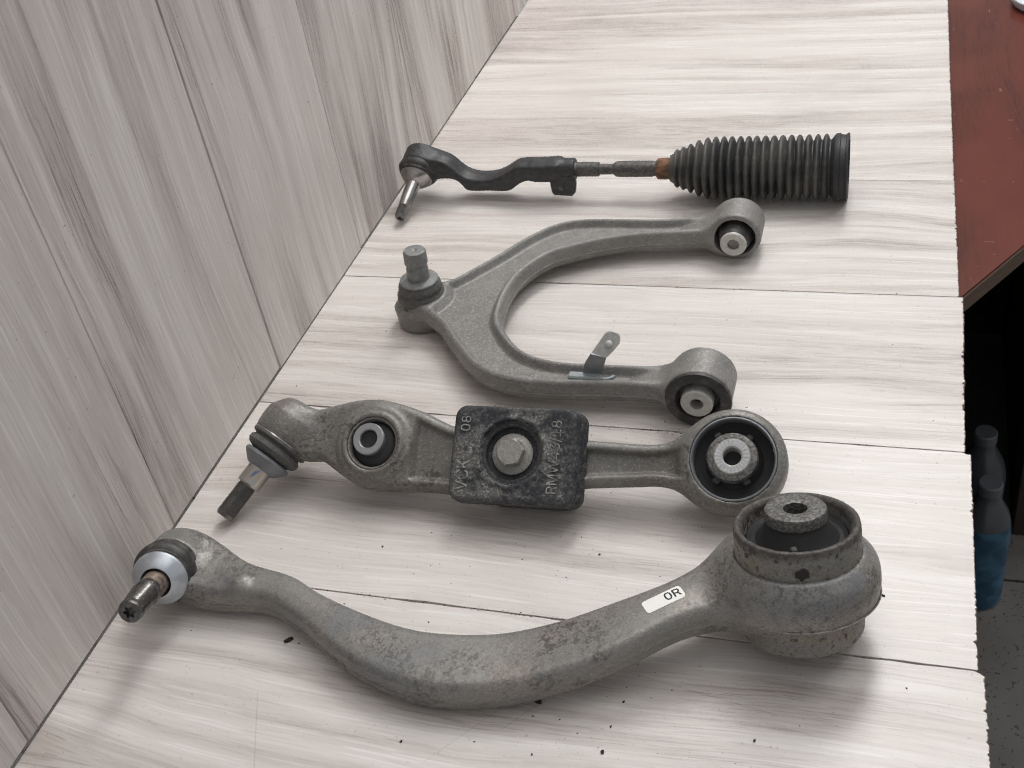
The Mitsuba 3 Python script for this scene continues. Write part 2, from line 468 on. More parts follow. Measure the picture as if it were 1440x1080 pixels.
bsdf('mat_machined', proc(machined), 0.42, 0.55)
bsdf('mat_bolt', proc(lambda p, n, uv: mix((0.22, 0.21, 0.195), (0.36, 0.345, 0.32), fbm(p.x * 330.0, p.y * 330.0, p.z * 330.0, 3)) * (0.72 + 0.5 * noise(p.x * 1200.0, p.y * 1200.0, p.z * 1200.0))), 0.5, 0.3)
bsdf('mat_pale_metal', proc(lambda p, n, uv: mix((0.40, 0.39, 0.37), (0.56, 0.55, 0.52), fbm(p.x * 300.0, p.y * 300.0, p.z * 300.0, 2))), 0.5, 0.25)
bsdf('mat_bright_ring', proc(lambda p, n, uv: mix((0.40, 0.43, 0.47), (0.60, 0.63, 0.67), fbm(p.x * 200.0, p.y * 200.0, p.z * 200.0, 2))), 0.36, 0.75)
bsdf('mat_grey_ring', proc(lambda p, n, uv: mix((0.18, 0.19, 0.205), (0.285, 0.295, 0.31), fbm(p.x * 200.0, p.y * 200.0, p.z * 200.0, 2))), 0.42, 0.5)
bsdf('mat_clean_steel', (0.36, 0.37, 0.385), 0.33, 0.6)
bsdf('mat_polished', proc(lambda p, n, uv: mix((0.30, 0.29, 0.28), (0.52, 0.51, 0.50), fbm(p.x * 150.0, p.y * 150.0, p.z * 150.0, 2))), 0.20, 1.0)
bsdf('mat_dark_steel', proc(lambda p, n, uv: mix((0.12, 0.115, 0.11), (0.30, 0.285, 0.27), 0.5 * smoothstep(0.3, 0.85, fbm(p.x * 600.0, p.y * 600.0, p.z * 600.0, 3)))), 0.27, 0.9)
bsdf('mat_thread', proc(lambda p, n, uv: mix((0.14, 0.135, 0.13), (0.30, 0.29, 0.28), fbm(p.x * 260.0, p.y * 260.0, p.z * 260.0, 3))), 0.30, 0.85)


def brown_steel(p, n, uv):
    m = fbm(p.x * 220.0, p.y * 220.0, p.z * 220.0, 3)
    return mix((0.12, 0.105, 0.095), (0.34, 0.255, 0.20), smoothstep(0.3, 0.7, m))


bsdf('mat_brown_steel', proc(brown_steel), 0.42, 0.6)


def heat_tint(p, n, uv):
    """Stud collar with blue and straw temper colours in streaks along its length."""
    s = (p.x * 0.43 + p.y * 0.81 + p.z * 0.395)
    across = fbm(p.x * 230.0 - p.y * 120.0, p.z * 300.0, s * 20.0, 2)
    c = mix((0.52, 0.50, 0.48), (0.55, 0.45, 0.34), smoothstep(0.50, 0.62, across) * 0.7)
    return mix(c, (0.10, 0.17, 0.45), smoothstep(0.66, 0.78, across) * 0.75)


bsdf('mat_heat_tint', proc(heat_tint), 0.22, 1.0)


def rusty(p, n, uv):
    m = fbm(p.x * 320.0, p.y * 320.0, p.z * 320.0, 3)
    return mix((0.075, 0.05, 0.036), (0.20, 0.10, 0.05), smoothstep(0.3, 0.65, m))


bsdf('mat_rust', proc(rusty), 0.8)


def rod_steel(p, n, uv):
    m = fbm(p.x * 480.0, p.y * 480.0, p.z * 480.0, 3)
    return mix((0.070, 0.069, 0.067), (0.135, 0.128, 0.118), smoothstep(0.35, 0.7, m))


bsdf('mat_rod', proc(rod_steel), 0.5, 0.4)


def crusty_ring(p, n, uv):
    """Steel ring: dirty grey, brown patches, black grime that thickens to the rim, at height h along the ring's axis."""
    h = ((p.x - 0.4705) * -0.075 + (p.y + 0.3746) * 0.26 + (p.z - 0.0096) * 0.965)
    m = fbm(p.x * 430.0, p.y * 430.0, p.z * 300.0, 4)
    b = fbm(p.x * 75.0 + 4.0, p.y * 60.0, p.z * 60.0, 3)
    t = noise(p.x * 1000.0, p.y * 1000.0, p.z * 1000.0)
    c = mix((0.20, 0.192, 0.178), (0.255, 0.215, 0.170), smoothstep(0.48, 0.68, b) * 0.6)
    c = mix(c, (0.12, 0.085, 0.06), smoothstep(0.5, 0.75, m) * 0.6)
    grime = smoothstep(0.058, 0.072, h) * 0.40 - 0.06 + smoothstep(0.012, 0.002, h) * 0.15
    c = mix(c, (0.030, 0.025, 0.022), smoothstep(0.58, 0.76, 0.62 * m + 0.38 * b + grime * 0.55) * 0.92)
    c = mix(c, (0.070, 0.062, 0.055), smoothstep(0.0655, 0.0715, h + (b - 0.5) * 0.006) * 0.8)
    blot = dr.sqrt(dr.square(p.x - 0.4720) + dr.square((h - 0.060) * 1.3)) + (m - 0.5) * 0.006
    c = mix(c, (0.02, 0.018, 0.017), smoothstep(0.0055, 0.0042, blot) * dr.select(p.y < -0.36, 1.0, 0.0))
    return c * (0.7 + 0.45 * t)


bsdf('mat_crusty_ring', proc(crusty_ring), 0.55, 0.2, bump=proc(cast_bump), scale=0.0006)


def crusty_sleeve(p, n, uv):
    m = fbm(p.x * 800.0, p.y * 800.0, p.z * 800.0, 3)
    return mix((0.085, 0.082, 0.078), (0.20, 0.193, 0.182), smoothstep(0.35, 0.7, m))


bsdf('mat_crusty_sleeve', proc(crusty_sleeve), 0.5, 0.4, bump=proc(cast_bump), scale=0.0005)
bsdf('mat_sticker', (0.80, 0.79, 0.75), 0.35)
bsdf('mat_ink', (0.015, 0.015, 0.017), 0.5)


def red_wood(p, n, uv):
    d, l = grain(p.y, p.x * 0.6, p.z, 77.0, 0.8)
    blotch = fbm(p.x * 9.0, p.y * 9.0, 2.0, 3)
    c = mix((0.108, 0.024, 0.015), (0.042, 0.013, 0.009), dr.clip(d, 0, 1))
    c = mix(c, (0.13, 0.035, 0.022), smoothstep(0.5, 0.75, blotch) * 0.5)
    speck = smoothstep(0.955, 0.985, noise(p.x * 150.0, p.y * 150.0, 7.0)) * 0.3
    return mix(c, (0.35, 0.27, 0.22), speck)


bsdf('mat_red_wood', proc(red_wood), 0.24, spec=0.28)
bsdf('mat_desk_edge', proc(lambda p, n, uv: mix((0.045, 0.028, 0.02), (0.12, 0.075, 0.05), fbm(p.x * 80.0, p.y * 80.0, p.z * 600.0, 3))), 0.6)
bsdf('mat_brown_panel', (0.030, 0.021, 0.016), 0.6)


def concrete(p, n, uv):
    f = fbm(p.x * 12.0, p.y * 12.0, 0.0, 4)
    pit = smoothstep(0.80, 0.92, noise(p.x * 260.0, p.y * 260.0, 3.0))
    return mix((0.12, 0.113, 0.105), (0.20, 0.19, 0.178), f) * (1 - 0.5 * pit)


bsdf('mat_concrete', proc(concrete), 0.8)
bsdf('mat_dark_board', (0.035, 0.032, 0.03), 0.8)
bsdf('mat_blue_plastic', proc(lambda p, n, uv: mix((0.018, 0.060, 0.105), (0.045, 0.125, 0.195), smoothstep(0.35, 0.7, fbm(p.x * 40.0, p.y * 40.0, p.z * 40.0, 3)))), 0.25)
bsdf('mat_grey_plastic', (0.055, 0.062, 0.07), 0.25)
bsdf('mat_cap', (0.09, 0.10, 0.11), 0.4)
bsdf('mat_ceramic', (0.56, 0.60, 0.64), 0.15)
bsdf('mat_crumb', (0.022, 0.019, 0.017), 0.8)
bsdf('mat_grit', (0.06, 0.05, 0.045), 0.9)
bsdf('mat_zinc', proc(lambda p, n, uv: mix((0.17, 0.175, 0.175), (0.30, 0.30, 0.295), fbm(p.x * 360.0, p.y * 360.0, p.z * 360.0, 3)) * (0.75 + 0.4 * noise(p.x * 1200.0, p.y * 1200.0, p.z * 1200.0))), 0.45, 0.4)
bsdf('mat_lit_zinc', proc(lambda p, n, uv: mix((0.36, 0.355, 0.34), (0.55, 0.545, 0.52), fbm(p.x * 360.0, p.y * 360.0, p.z * 360.0, 3))), 0.4, 0.5)  # paler zinc, with the light caught by the bent tab in its colour
bsdf('mat_clip', (0.26, 0.285, 0.295), 0.4, 0.2)

# ---------------------------------------------------------------- the bench top and the wall, board by board


def sawn_line(x0, y0, x1, y1, rough):
    n = max(6, int(abs(y1 - y0) / 1.6))
    t = np.linspace(0, 1, n)
    r = rng.normal(0, rough, n) * (rng.random(n) < 0.55)
    bite = rng.random(n) < 0.06
    r = r - bite * rng.uniform(0.6, 2.0, n)
    return [(x0 + (x1 - x0) * a + d, y0 + (y1 - y0) * a) for a, d in zip(t, r)]


tag('workbench', 'workbench topped with pale grey wood grain laminate boards with sawn right ends', 'workbench')
edges = {-3: (576.0, -388.2, 583.5, -578), -2: (570.6, -193.6, 572.9, -386.6), -1: (566.4, -0.6, 566.6, -192.4), 0: (559.4, 192.6, 563.2, 0.6), 1: (555.6, 385.6, 559.2, 193.4), 2: (552.6, 578.6, 555.5, 386.4), 3: (550, 771.6, 552.5, 579.4), 4: (548, 964.6, 550, 772.4)}
for k in sorted(edges, reverse=True):
    x0, yt, x1, yb = edges[k]
    gap = 0.55 if k in (-1, -2, -3) else 0.42
    gap = 0.16 if k > 0 else gap
    yt, yb = (k + 1) * 193.0 - gap, k * 193.0 + gap
    right = sawn_line(x0, yt, x1, yb, 0.38)
    if k == -2:
        right[0] = (x0 - 6, yt)
        right.insert(1, (x0 - 1.5, yt - 1.8))
    if k == -3:
        right[0] = (x0 - 5, yt)
        right.insert(1, (x0 - 1.2, yt - 1.6))
    nl = 40
    lowx = np.linspace(x1, 2.0, nl)[1:-1]
    # the long edges: straight, with rare small chips
    low = [(x, yb + (abs(rng.normal(0, 0.5)) if rng.random() < 0.25 and gap > 0.3 else 0.0)) for x in lowx]
    top = [(x, yt - (abs(rng.normal(0, 0.5)) if rng.random() < 0.25 and gap > 0.3 else 0.0)) for x in lowx[::-1]]
    pts = right + low + [(0.9, yb), (0.9, yt)] + top
    body = prism(Polygon(pts).buffer(0), -8.0, {0: 0.0, -1: -0.05, -2: 0.0, -3: -0.1}.get(k, 0.0))
    add('workbench__plank', body, 'mat_floor_wood', smooth=False)
    dark = Polygon([(x + 0.5, y) for x, y in right] + [(x1 - 5, yb + 0.2), (x0 - 5, yt - 0.2)]).buffer(0)
    add('workbench__sawn_edge', prism(dark, -7.2, -0.35), 'mat_sawn_edge', smooth=False)
add('workbench__board', bevel_box((8, -570, -26), (548, -6, -8.3), 1.0), 'mat_dark_board', smooth=False)
add('workbench__base', bevel_box((20, -560, -750), (500, -14, -26.3), 2.0), 'mat_dark_board', smooth=False)  # unseen box under the boards, placed to block light from the left

tag('wall', 'grey wood grain laminate wall panelling of upright boards', 'wall')
wl = [(-733.6, 0.9), (-538.4, 0.9), (-343.1, 0.5), (-147.8, -0.2), (47.5, 0.7), (242.7, 0.1), (438.0, 0.5), (633.2, 0.3), (828.5, 0.4)]
for i in range(len(wl) - 1):
    y0, dz = wl[i]
    y1 = wl[i + 1][0]
    g = 0.22
    x = [0.0, 0.5, -0.1, 0.45, 0.0, 0.3, 0.1, 0.2][i]
    add('wall__plank', bevel_box((-9, y0 + g, 0.7 + dz), (x, y1 - g, 860), 0.8), 'mat_wall_wood', smooth=False)
add('wall__backing', bevel_box((-24, -760, -8), (-9.3, 1000, 862), 0.5), 'mat_dark_board', smooth=False)

# ---------------------------------------------------------------- the dark room floor and the red desk beyond the boards
for nm, quad in (('floor__slab', [(-1500, -3000), (3000, -3000), (3000, 381.0), (-1500, 381.0)]), ('floor__slab', [(-1500, 385.5), (3000, 385.5), (3000, 2500), (-1500, 2500)])):
    add(nm, prism(Polygon(quad), -780, -750), 'mat_concrete', smooth=False)
tag('floor', 'dark grey concrete floor far below the bench', kind='structure')

tag('desk', 'dark red varnished wooden desk with a slanted front edge', 'desk')
desk_poly = [(30, -3), (556, -3), (566, 11), (812, 404), (812, 990), (30, 990)]
add('desk__desk_top', prism(Polygon(desk_poly).buffer(-1.2, join_style=2), -11, -8.6), 'mat_red_wood', smooth=False)
add('desk__edge', prism(Polygon(desk_poly), -27, -11.0), 'mat_desk_edge', smooth=False)
add('desk__leg_panel', bevel_box((696, 474, -749.5), (806, 966, -27.3), 1.5), 'mat_brown_panel', smooth=False)
add('desk__unseen_back_panel', bevel_box((60, 968, -749.5), (806, 984, -27.3), 1.5), 'mat_brown_panel', smooth=False)  # unseen panel, placed to keep the space under the desk dark
add('desk__unseen_side_panel', bevel_box((520, 4, -749.5), (536, 966, -27.3), 1.5), 'mat_brown_panel', smooth=False)  # unseen panel, shuts light out from under the desk on this side

dish = lathe([(0, 0), (0, 40), (1.5, 43), (6, 45.5), (11, 46.5), (12, 45.8), (11, 44.5), (5, 41), (3.5, 36), (3.5, 0)], 96)
add('dish', put(dish, frame((670, 636, -8.5), (0, 0, 1))), 'mat_ceramic', label='white round dish on the red desk at the upper right corner', category='dish')


def bottle(P, body, label):
    m = frame(P, (0, 0, 1))
    k = 'water_bottle'
    i = 0
    while k in labels:
        i += 1
        k = f'water_bottle_{i:03d}'
    tag(k, label, 'bottle')
    add(k + '__body', put(lathe([(0, 0), (0, 29), (4, 33), (40, 33), (44, 31.6), (48, 33), (84, 33), (88, 31.6), (92, 33), (136, 33), (150, 31)], 48), m), body)
    add(k + '__shoulder', put(lathe([(150, 31), (165, 27), (185, 17), (197, 13.5), (200, 13.5), (200, 0)], 48, closed=False), m), 'mat_grey_plastic')
    add(k + '__cap', put(lathe([(200.3, 0), (200.3, 15.5), (214, 15.5), (216, 14), (216, 0)], 40), m), 'mat_cap')


bottle((645, 352, -750), 'mat_blue_plastic', 'blue plastic bottle standing on the floor below the boards, nearer one')
bottle((641, 452, -750), 'mat_grey_plastic', 'dark plastic bottle on the floor just behind the blue one')

# ---------------------------------------------------------------- 1. curved tension strut in front
S = 'curved_strut_arm'
tag(S, 'long curved aluminium suspension arm with white sticker and upright round bushing, nearest the camera', 'suspension arm')
far = [(55.3, -371.6), (89, -386.0), (110.8, -391.3), (133.3, -396), (149, -403.4), (173, -412.5), (197.7, -419.8), (219.8, -424.8), (240.3, -426.9), (264.1, -425.4), (286.8, -421.3), (308.8, -414.6), (330.5, -406.9), (356.1, -395.6), (381.2, -383.5), (400, -370), (416, -350), (432, -330)]
near = [(56, -421), (71.8, -421.4), (93.5, -420.1), (115.9, -418.5), (130.1, -422), (154, -433.7), (181.7, -450), (206.4, -461.3), (233.8, -469.3), (258.4, -471.6), (280.7, -468.8), (302.3, -463.7), (323.5, -457.1), (344.3, -449), (364.5, -438.5), (383.9, -425), (402, -411.8), (418, -404), (436, -400)]
strut_poly = [(34, -380)] + far + [(470, -330), (475, -395)] + near[::-1] + [(36, -412)]
RN = unit((-0.075, 0.26, 0.965))
RC = np.array([470.5, -374.6, 9.6])
JA = unit((0.231, -0.884, 0.407))
JP = np.array([43.6, -420.5, 34.0])
JH = JP - JA * 33


def zc_strut(X):
    t = np.clip((X - 285) / (418 - 285), 0, 1)
    return 14 + 20 * t * t * (3 - 2 * t) + 5 * np.clip((75 - X) / 40, 0, 1)


def strut_sdf(X, Y, Z):
    d2 = poly_field(X, Y, strut_poly, 2.0)
    zc = zc_strut(X)
    crown = 1.5 * np.clip(-d2 / 16, 0, 1)
    arm = rbox2(d2, np.abs(Z - zc) - 12 - crown, 7.0)
    arm = np.minimum(arm, rbox2(d2 - 0.55, np.abs(Z - zc) - 0.7, 0.5))
    arm = smin(arm, sph(X, Y, Z, (98, -409.5, 22), 8.5), 4)
    house = cyl(X, Y, Z, JH, JA, 20.5, -13, 15, 6)
    arm = smin(arm, house, 12)
    t, rho = axial(X, Y, Z, RC, RN)
    bulge = rbox2(rho - 47.5, np.abs(t - 38) - 15.5, 12)
    bulge = smin(bulge, rbox2(rho - 46.5, np.abs(t - 33) - 9.0, 4), 4)
    bulge = smin(bulge, rbox2(rho - 40.5, np.abs(t - 36) - 17.6, 2), 4)
    bulge = np.minimum(bulge, rbox2(rho - 47.4, np.abs(t - 26) - 0.8, 0.6))
    arm = smin(arm, bulge, 17)
    return np.maximum(arm, 37.2 - rho)


strut_mesh = nets((5, -480, -3), (525, -310, 90), 1.25, strut_sdf)
add(S + '__arm', trimesh.Trimesh(*strut_mesh, process=False), 'mat_cast_strut', smooth=True)
RM = frame(RC, RN)


def wobble(mesh, amp, freq, seed):
    v = np.array(mesh.vertices)
    mesh.vertices = v + np.array(mesh.vertex_normals) * ((meshkit.fbm(v * freq, 3, seed) - 0.5) * 2 * amp)[:, None]
    return mesh


ring = lathe([(0, 31), (0, 35.5), (1.5, 37.3)] + [(s, 37.6) for s in np.linspace(3, 70, 40)] + [(72.2, 37.2), (73.2, 36), (72.8, 34), (70.0, 31.6), (60, 31.0), (30, 31)], 160)
add(S + '__outer_ring', put(wobble(ring, 0.16, 0.3, 3), RM), 'mat_crusty_ring', smooth=True, label='rusty crusted steel ring')
add(S + '__rubber', put(lathe([(8, 0), (8, 30.9), (62, 30.9), (64, 29.6), (62.5, 27.5), (63.0, 25), (65.5, 22.5), (69.5, 20.0), (73, 18.0), (75.5, 16.8), (75.5, 0)], 96), RM), 'mat_black_rubber', smooth=30)
RM2 = frame(RC + RN * 75, unit(RN + np.array([0.0, 0.03, 0.0])))
sleeve = lathe([(-6, 7.2), (-6, 9), (-0.6, 15.5), (-0.4, 17.6), (0.6, 18.5), (6.2, 18.6), (7.4, 17.9), (7.9, 16.2), (7.8, 9.0), (7.0, 7.2)], 96)
add(S + '__sleeve', put(wobble(sleeve, 0.15, 0.4, 5), RM2), 'mat_crusty_sleeve', smooth=35)
nib = bevel_box((-2.0, -3, 0), (2.0, 1.5, 5.5), 0.8)
add(S + '__stop', put(nib, frame(RC + RN * 67 + unit((0.05, -0.966, 0.26)) * 30, RN)), 'mat_rubber', smooth=False)
JM = frame(JP, JA)
boot = lathe([(-21, 0), (-21, 19.5), (-20, 21.2), (-17, 21.6), (-15.5, 20.4), (-14.5, 20.6), (-12, 22.4), (-9, 22.6), (-6.5, 21.2), (-5.2, 19.6), (-4.2, 19.9), (-2.6, 19.6), (-1.5, 17.5), (-1.5, 0)], 96)
add(S + '__boot', put(boot, JM), 'mat_rubber', smooth=40)
add(S + '__boot_ring', put(lathe([(-2.2, 18.6), (-0.8, 19.5), (0.4, 19.6), (1.6, 18.8), (6.0, 14.2), (8.4, 11.7), (8.6, 10.8), (7.6, 10.4), (-1.0, 10.4)], 96), JM), 'mat_bright_ring', smooth=35, label='bright silver conical washer')
add(S + '__stud_shank', put(lathe([(-2, 0), (-2, 8.9), (18, 8.7), (20.0, 8.6), (20.5, 7.2), (22.5, 7.0), (22.5, 0)], 64), JM), 'mat_brown_steel', smooth=35, label='brown stained stud shank')
prof = [(21.8, 0), (21.8, 7.6), (22.4, 8.9), (24.6, 9.0), (25.4, 8.2)]
for s in np.arange(26, 49, 0.9):
    prof += [(s, 8.05), (s + 0.45, 7.9)]
prof += [(49.6, 8.2), (52.6, 8.1), (54, 7.2), (54.2, 6.6)]
star = []
for q in range(72):
    a = q * 2 * math.pi / 72
    star.append((a, 3.5 + 0.85 * math.cos(6 * a)))
cap = trimesh.creation.extrude_polygon(Polygon([(6.9 * math.cos(a), 6.9 * math.sin(a)) for a, _ in star], [[(r * math.cos(a), r * math.sin(a)) for a, r in star]]), 4.0, engine='earcut')
cap.apply_translation([0, 0, 50.2])
add(S + '__stud', put(lathe(prof + [(51.0, 6.4), (49.0, 0)], 64), JM), 'mat_dark_steel', smooth=30)
add(S + '__stud_end', put(cap, JM), 'mat_dark_steel', smooth=False)

runs = outline3(strut_poly, 2.0, lambda x: float(zc_strut(np.float64(x))), lambda x, y: (np.hypot(x - 468, y + 366) > 46) & (np.hypot(x - JH[0], y - JH[1]) > 24))
add(S + '__parting_line', trimesh.util.concatenate([strip(r, 0.75, False) for r in runs]), 'mat_cast_strut', smooth=False)
ang = np.linspace(0, 2 * math.pi, 160, endpoint=False)
circ = np.column_stack([47.45 * np.cos(ang), 47.45 * np.sin(ang), np.full(160, 26.0)]) @ RM[:3, :3].T + RM[:3, 3]
add(S + '__parting_line', strip(circ, 0.65, True, RN), 'mat_cast_strut', smooth=False)

# sticker on the arm, following its surface
sv = strut_mesh[0]
nrm = trimesh.Trimesh(*strut_mesh, process=False).vertex_normals
sel = (nrm[:, 2] > 0.35) & (np.abs(sv[:, 0] - 388) < 40) & (np.abs(sv[:, 1] + 398) < 40)
top_z = LinearNDInterpolator(sv[sel][:, :2], sv[sel][:, 2])
SO = np.array([379.6, -405.0])
sx = unit(np.array([20.5, 14.6]))
sy = np.array([-sx[1], sx[0]])
SL, SW = 26.0, 10.8


def drape(m, lift):
    v = np.array(m.vertices)
    xy = SO + v[:, :1] * sx + (v[:, 1:2] - SW / 2) * sy
    z = top_z(xy)
    return trimesh.Trimesh(np.column_stack([xy, z + lift + v[:, 2]]), m.faces, process=False)


gx, gy = np.meshgrid(np.linspace(0, SL, 40), np.linspace(0, SW, 18), indexing='ij')
cr = 2.2  # rounded corners: pull the grid in near the ends
ex = np.maximum(np.abs(gx - SL / 2) - (SL / 2 - cr), 0)
shrink = (SW / 2 - cr + np.sqrt(np.maximum(cr * cr - ex * ex, 0))) / (SW / 2)
gy2 = SW / 2 + (gy - SW / 2) * np.maximum(shrink, 0.05)
ii, jj = np.meshgrid(np.arange(39), np.arange(17), indexing='ij')
qq = np.stack([ii * 18 + jj, (ii + 1) * 18 + jj, (ii + 1) * 18 + jj + 1, ii * 18 + jj + 1], -1).reshape(-1, 4)
sheet = trimesh.Trimesh(np.column_stack([gx.ravel(), gy2.ravel(), np.zeros(gx.size)]), np.vstack([qq[:, [0, 1, 2]], qq[:, [0, 2, 3]]]), process=False)
add(S + '__sticker', drape(sheet, 0.28), 'mat_sticker', smooth=True, label='small white sticker printed 0R')
txt = meshkit.text_mesh('0R', 6.2, 0.06, bold=True)
txt = txt.subdivide_to_size(1.2)
txt.apply_translation([13.4, 2.9, 0])
add(S + '__sticker__print', drape(txt, 0.34), 'mat_ink', smooth=False)

# ---------------------------------------------------------------- 2. straight link with vibration damper
L = 'damper_link_arm'
tag(L, 'straight aluminium suspension arm carrying a black square rubber damper weight with a centre bolt', 'suspension arm')
LU = unit((0.99907, 0.04311, 0.0))
LN = unit((0.0259, -0.60026, 0.79939))
LV = np.cross(LN, LU)
LO = np.array([151.18, -272.18, 33.6])
LM = np.eye(4)
LM[:3, 0], LM[:3, 1], LM[:3, 2], LM[:3, 3] = LU, LV, LN, LO
link_poly = [(-75, 27), (-66, 27.5), (-55.3, 24.6), (-41.7, 27.4), (-29.3, 31.1), (-16.8, 34.0), (0, 34.9), (13.2, 32.7), (34.1, 26.9), (54.9, 18.4), (80, 14), (120, 12.3), (162.1, 11.6), (196.7, 10.6), (213, 11.6), (224, 15), (236, 20), (262, 22), (262, -26), (240, -26.5), (231.4, -22), (221, -18.9), (211.3, -17.8), (198.8, -18.8), (161.7, -22), (110, -29), (58.3, -32), (41, -31.5), (-1.6, -32.4), (-14.8, -29), (-26.1, -23), (-36, -17), (-46, -12.5), (-62, -10)]
BJA = unit((-0.43, -0.813, -0.393))  # ball stud axis in the world
a_l = np.array([BJA @ LU, BJA @ LV, BJA @ LN])
HJ = np.array([76.0, -268.3, 40.0])
h_l = np.array([(HJ - LO) @ LU, (HJ - LO) @ LV, (HJ - LO) @ LN])
RB = np.array([263.6, 1.5])


def link_sdf(X, Y, Z):
    d2 = poly_field(X, Y, link_poly, 2.0)
    half = 12.5 - 3.0 * np.clip((X - 60) / 110, 0, 1)
    inx = -d2
    pocket = 6.0 * np.clip((inx - 6) / 3, 0, 1) * np.clip((X - 29) / 5, 0, 1) * np.clip((236 - X) / 12, 0, 1)
    arm = rbox2(d2, np.abs(Z) - half, 6.5)
    arm = smax(arm, np.abs(Z) - (half - pocket) , 2.0)
    arm = np.minimum(arm, rbox2(d2 - 0.4, np.abs(Z) - 0.7, 0.5))
    rho = np.sqrt(X ** 2 + Y ** 2)
    boss = rbox2(rho - 29.0, np.abs(Z) - 14.6, 3.0)
    boss = smin(boss, rbox2(rho - 24.0, np.abs(Z) - 17.0, 1.2), 1.5)
    arm = smin(arm, boss, 4)
    house = smin(sph(X, Y, Z, h_l - a_l * 1.0, 24.0), cyl(X, Y, Z, h_l, a_l, 23.5, -9, 10.5, 2.5), 3)
    house = smax(house, -(axial(X, Y, Z, h_l, a_l)[0] + 20.5), 3)
    arm = smin(arm, house, 9)
    rr = np.sqrt((X - RB[0]) ** 2 + (Y - RB[1]) ** 2)
    eye = rbox2(rr - 36.2, np.abs(Z) - 14.2, 7.5)
    arm = smin(arm, eye, 14)
    arm = np.maximum(arm, 29.6 - rr)
    return np.maximum(arm, 20.0 - rho)


link_mesh = nets((-106, -44, -40), (304, 44, 36), 1.1, link_sdf)
add(L + '__arm', put(link_mesh, LM), 'mat_cast_link', smooth=True)


runs = outline3(link_poly, 2.0, lambda x: 0.0, lambda x, y: (np.hypot(x - RB[0], y - RB[1]) > 35) & (x > -52))
add(L + '__parting_line', put(trimesh.util.concatenate([strip(r, 0.6, False) for r in runs]), LM), 'mat_cast_link', smooth=False)


def at_l(u, v, w=0.0):
    m = np.eye(4)
    m[:3, 3] = (u, v, w)
    return LM @ m


add(L + '__bushing_cup', put(lathe([(-14, 17.4), (-14, 19.9), (15.0, 19.9), (15.6, 19.2), (15.4, 18.4), (13.5, 17.4)], 80), at_l(0, 0)), 'mat_cast_link', smooth=30)
add(L + '__bushing_rubber', put(lathe([(-12, 0), (-12, 17.3), (10, 17.3), (11.5, 16), (13, 12), (13, 0)], 80), at_l(0, 0)), 'mat_black_rubber')
tilt = frame((-3.2, 2.6, 8.2), (-0.03, 0.06, 1))
add(L + '__bushing_sleeve', put(lathe([(0, 6.9), (0, 12.4), (7.6, 12.2), (8.2, 11.6), (8.2, 7.6), (7.4, 6.9), (-14, 6.9), (-14, 8)], 80), LM @ tilt), 'mat_clean_steel', smooth=30, label='clean grey metal bushing sleeve')
add(L + '__bushing_bore', put(lathe([(-5, 0), (-5, 6.2), (-4, 6.2), (-4, 0)], 40), at_l(0, 0)), 'mat_dark_hole')
add(L + '__eye_ring', put(lathe([(-13, 28.0), (-13, 29.7), (13.2, 29.7), (14.6, 29.2), (14.8, 28.4), (13.5, 27.6), (2, 27.6)], 112), at_l(*RB)), 'mat_grey_ring', smooth=30)
add(L + '__eye_rubber', put(lathe([(-12, 0), (-12, 27.5), (3.0, 27.5), (1.5, 25), (1.5, 20), (4, 17), (4, 0)], 112), at_l(*RB)), 'mat_black_rubber')
eyt = LM @ frame((RB[0] - 1.0, RB[1] + 1.0, 4), (0.02, 0.05, 1))
add(L + '__eye_flange', put(lathe([(-1, 12), (-1, 16.5), (3, 17.6), (7, 17.8), (9.3, 16.8), (10.2, 14.5), (10.2, 12)], 96), eyt), 'mat_crusty_sleeve', smooth=35)
add(L + '__eye_sleeve', put(lathe([(0, 6.2), (0, 12.6), (10.6, 12.6), (11.6, 11.8), (11.6, 7.2), (10.6, 6.2), (-10, 6.2), (-10, 8)], 96), eyt), 'mat_machined', smooth=30, label='bright bushing sleeve with a serrated face')
for q in range(24):
    a = q * 2 * math.pi / 24
    rib = bevel_box((7.5, -0.38, 0), (11.6, 0.38, 0.45), 0.12)
    rib.apply_transform(trimesh.transformations.rotation_matrix(a, [0, 0, 1]))
    rib.apply_translation([0, 0, 11.5])
    add(L + '__eye_sleeve__serration', put(rib, eyt), 'mat_bright_ring', smooth=False)
add(L + '__eye_bore', put(lathe([(-3, 0), (-3, 6.4), (-2, 6.4), (-2, 0)], 40), eyt), 'mat_rust')
for q, a in enumerate((55, 125, 237, 303)):
    a = math.radians(a)
    lug = bevel_box((16.0, -2.6, -2), (21.0, 2.6, 5.4), 0.9)
    lug.apply_transform(trimesh.transformations.rotation_matrix(a, [0, 0, 1]))
    add(L + '__rubber_lug', put(lug, eyt), 'mat_rubber', smooth=False)

# ball joint of the link
LJ = frame(HJ, BJA)
add(L + '__boot', put(lathe([(8, 0), (8, 22.5), (10.6, 23.4), (11.6, 22.2), (12.4, 23.2), (14.0, 23.3), (15.2, 21.8), (15.8, 19.8), (16.8, 20.0), (18.4, 21.8), (21.5, 22.2), (24.2, 20.4), (25.4, 17.5), (26.5, 15.2), (29, 14.6), (29, 0)], 96), LJ), 'mat_dust_rubber', smooth=40)
add(L + '__boot_clip', put(lathe([(11.5, 22.2), (11.1, 23.2), (12.2, 23.4), (12.6, 22.6)], 96), LJ), 'mat_polished', smooth=40)
add(L + '__boot_ring', put(lathe([(27.0, 13), (27.0, 18.0), (27.8, 19.0), (29.6, 19.1), (31.0, 18.2), (36.6, 12.6), (37.6, 11.2), (37.6, 9.6), (28, 9.6)], 96), LJ), 'mat_grey_ring', smooth=30)
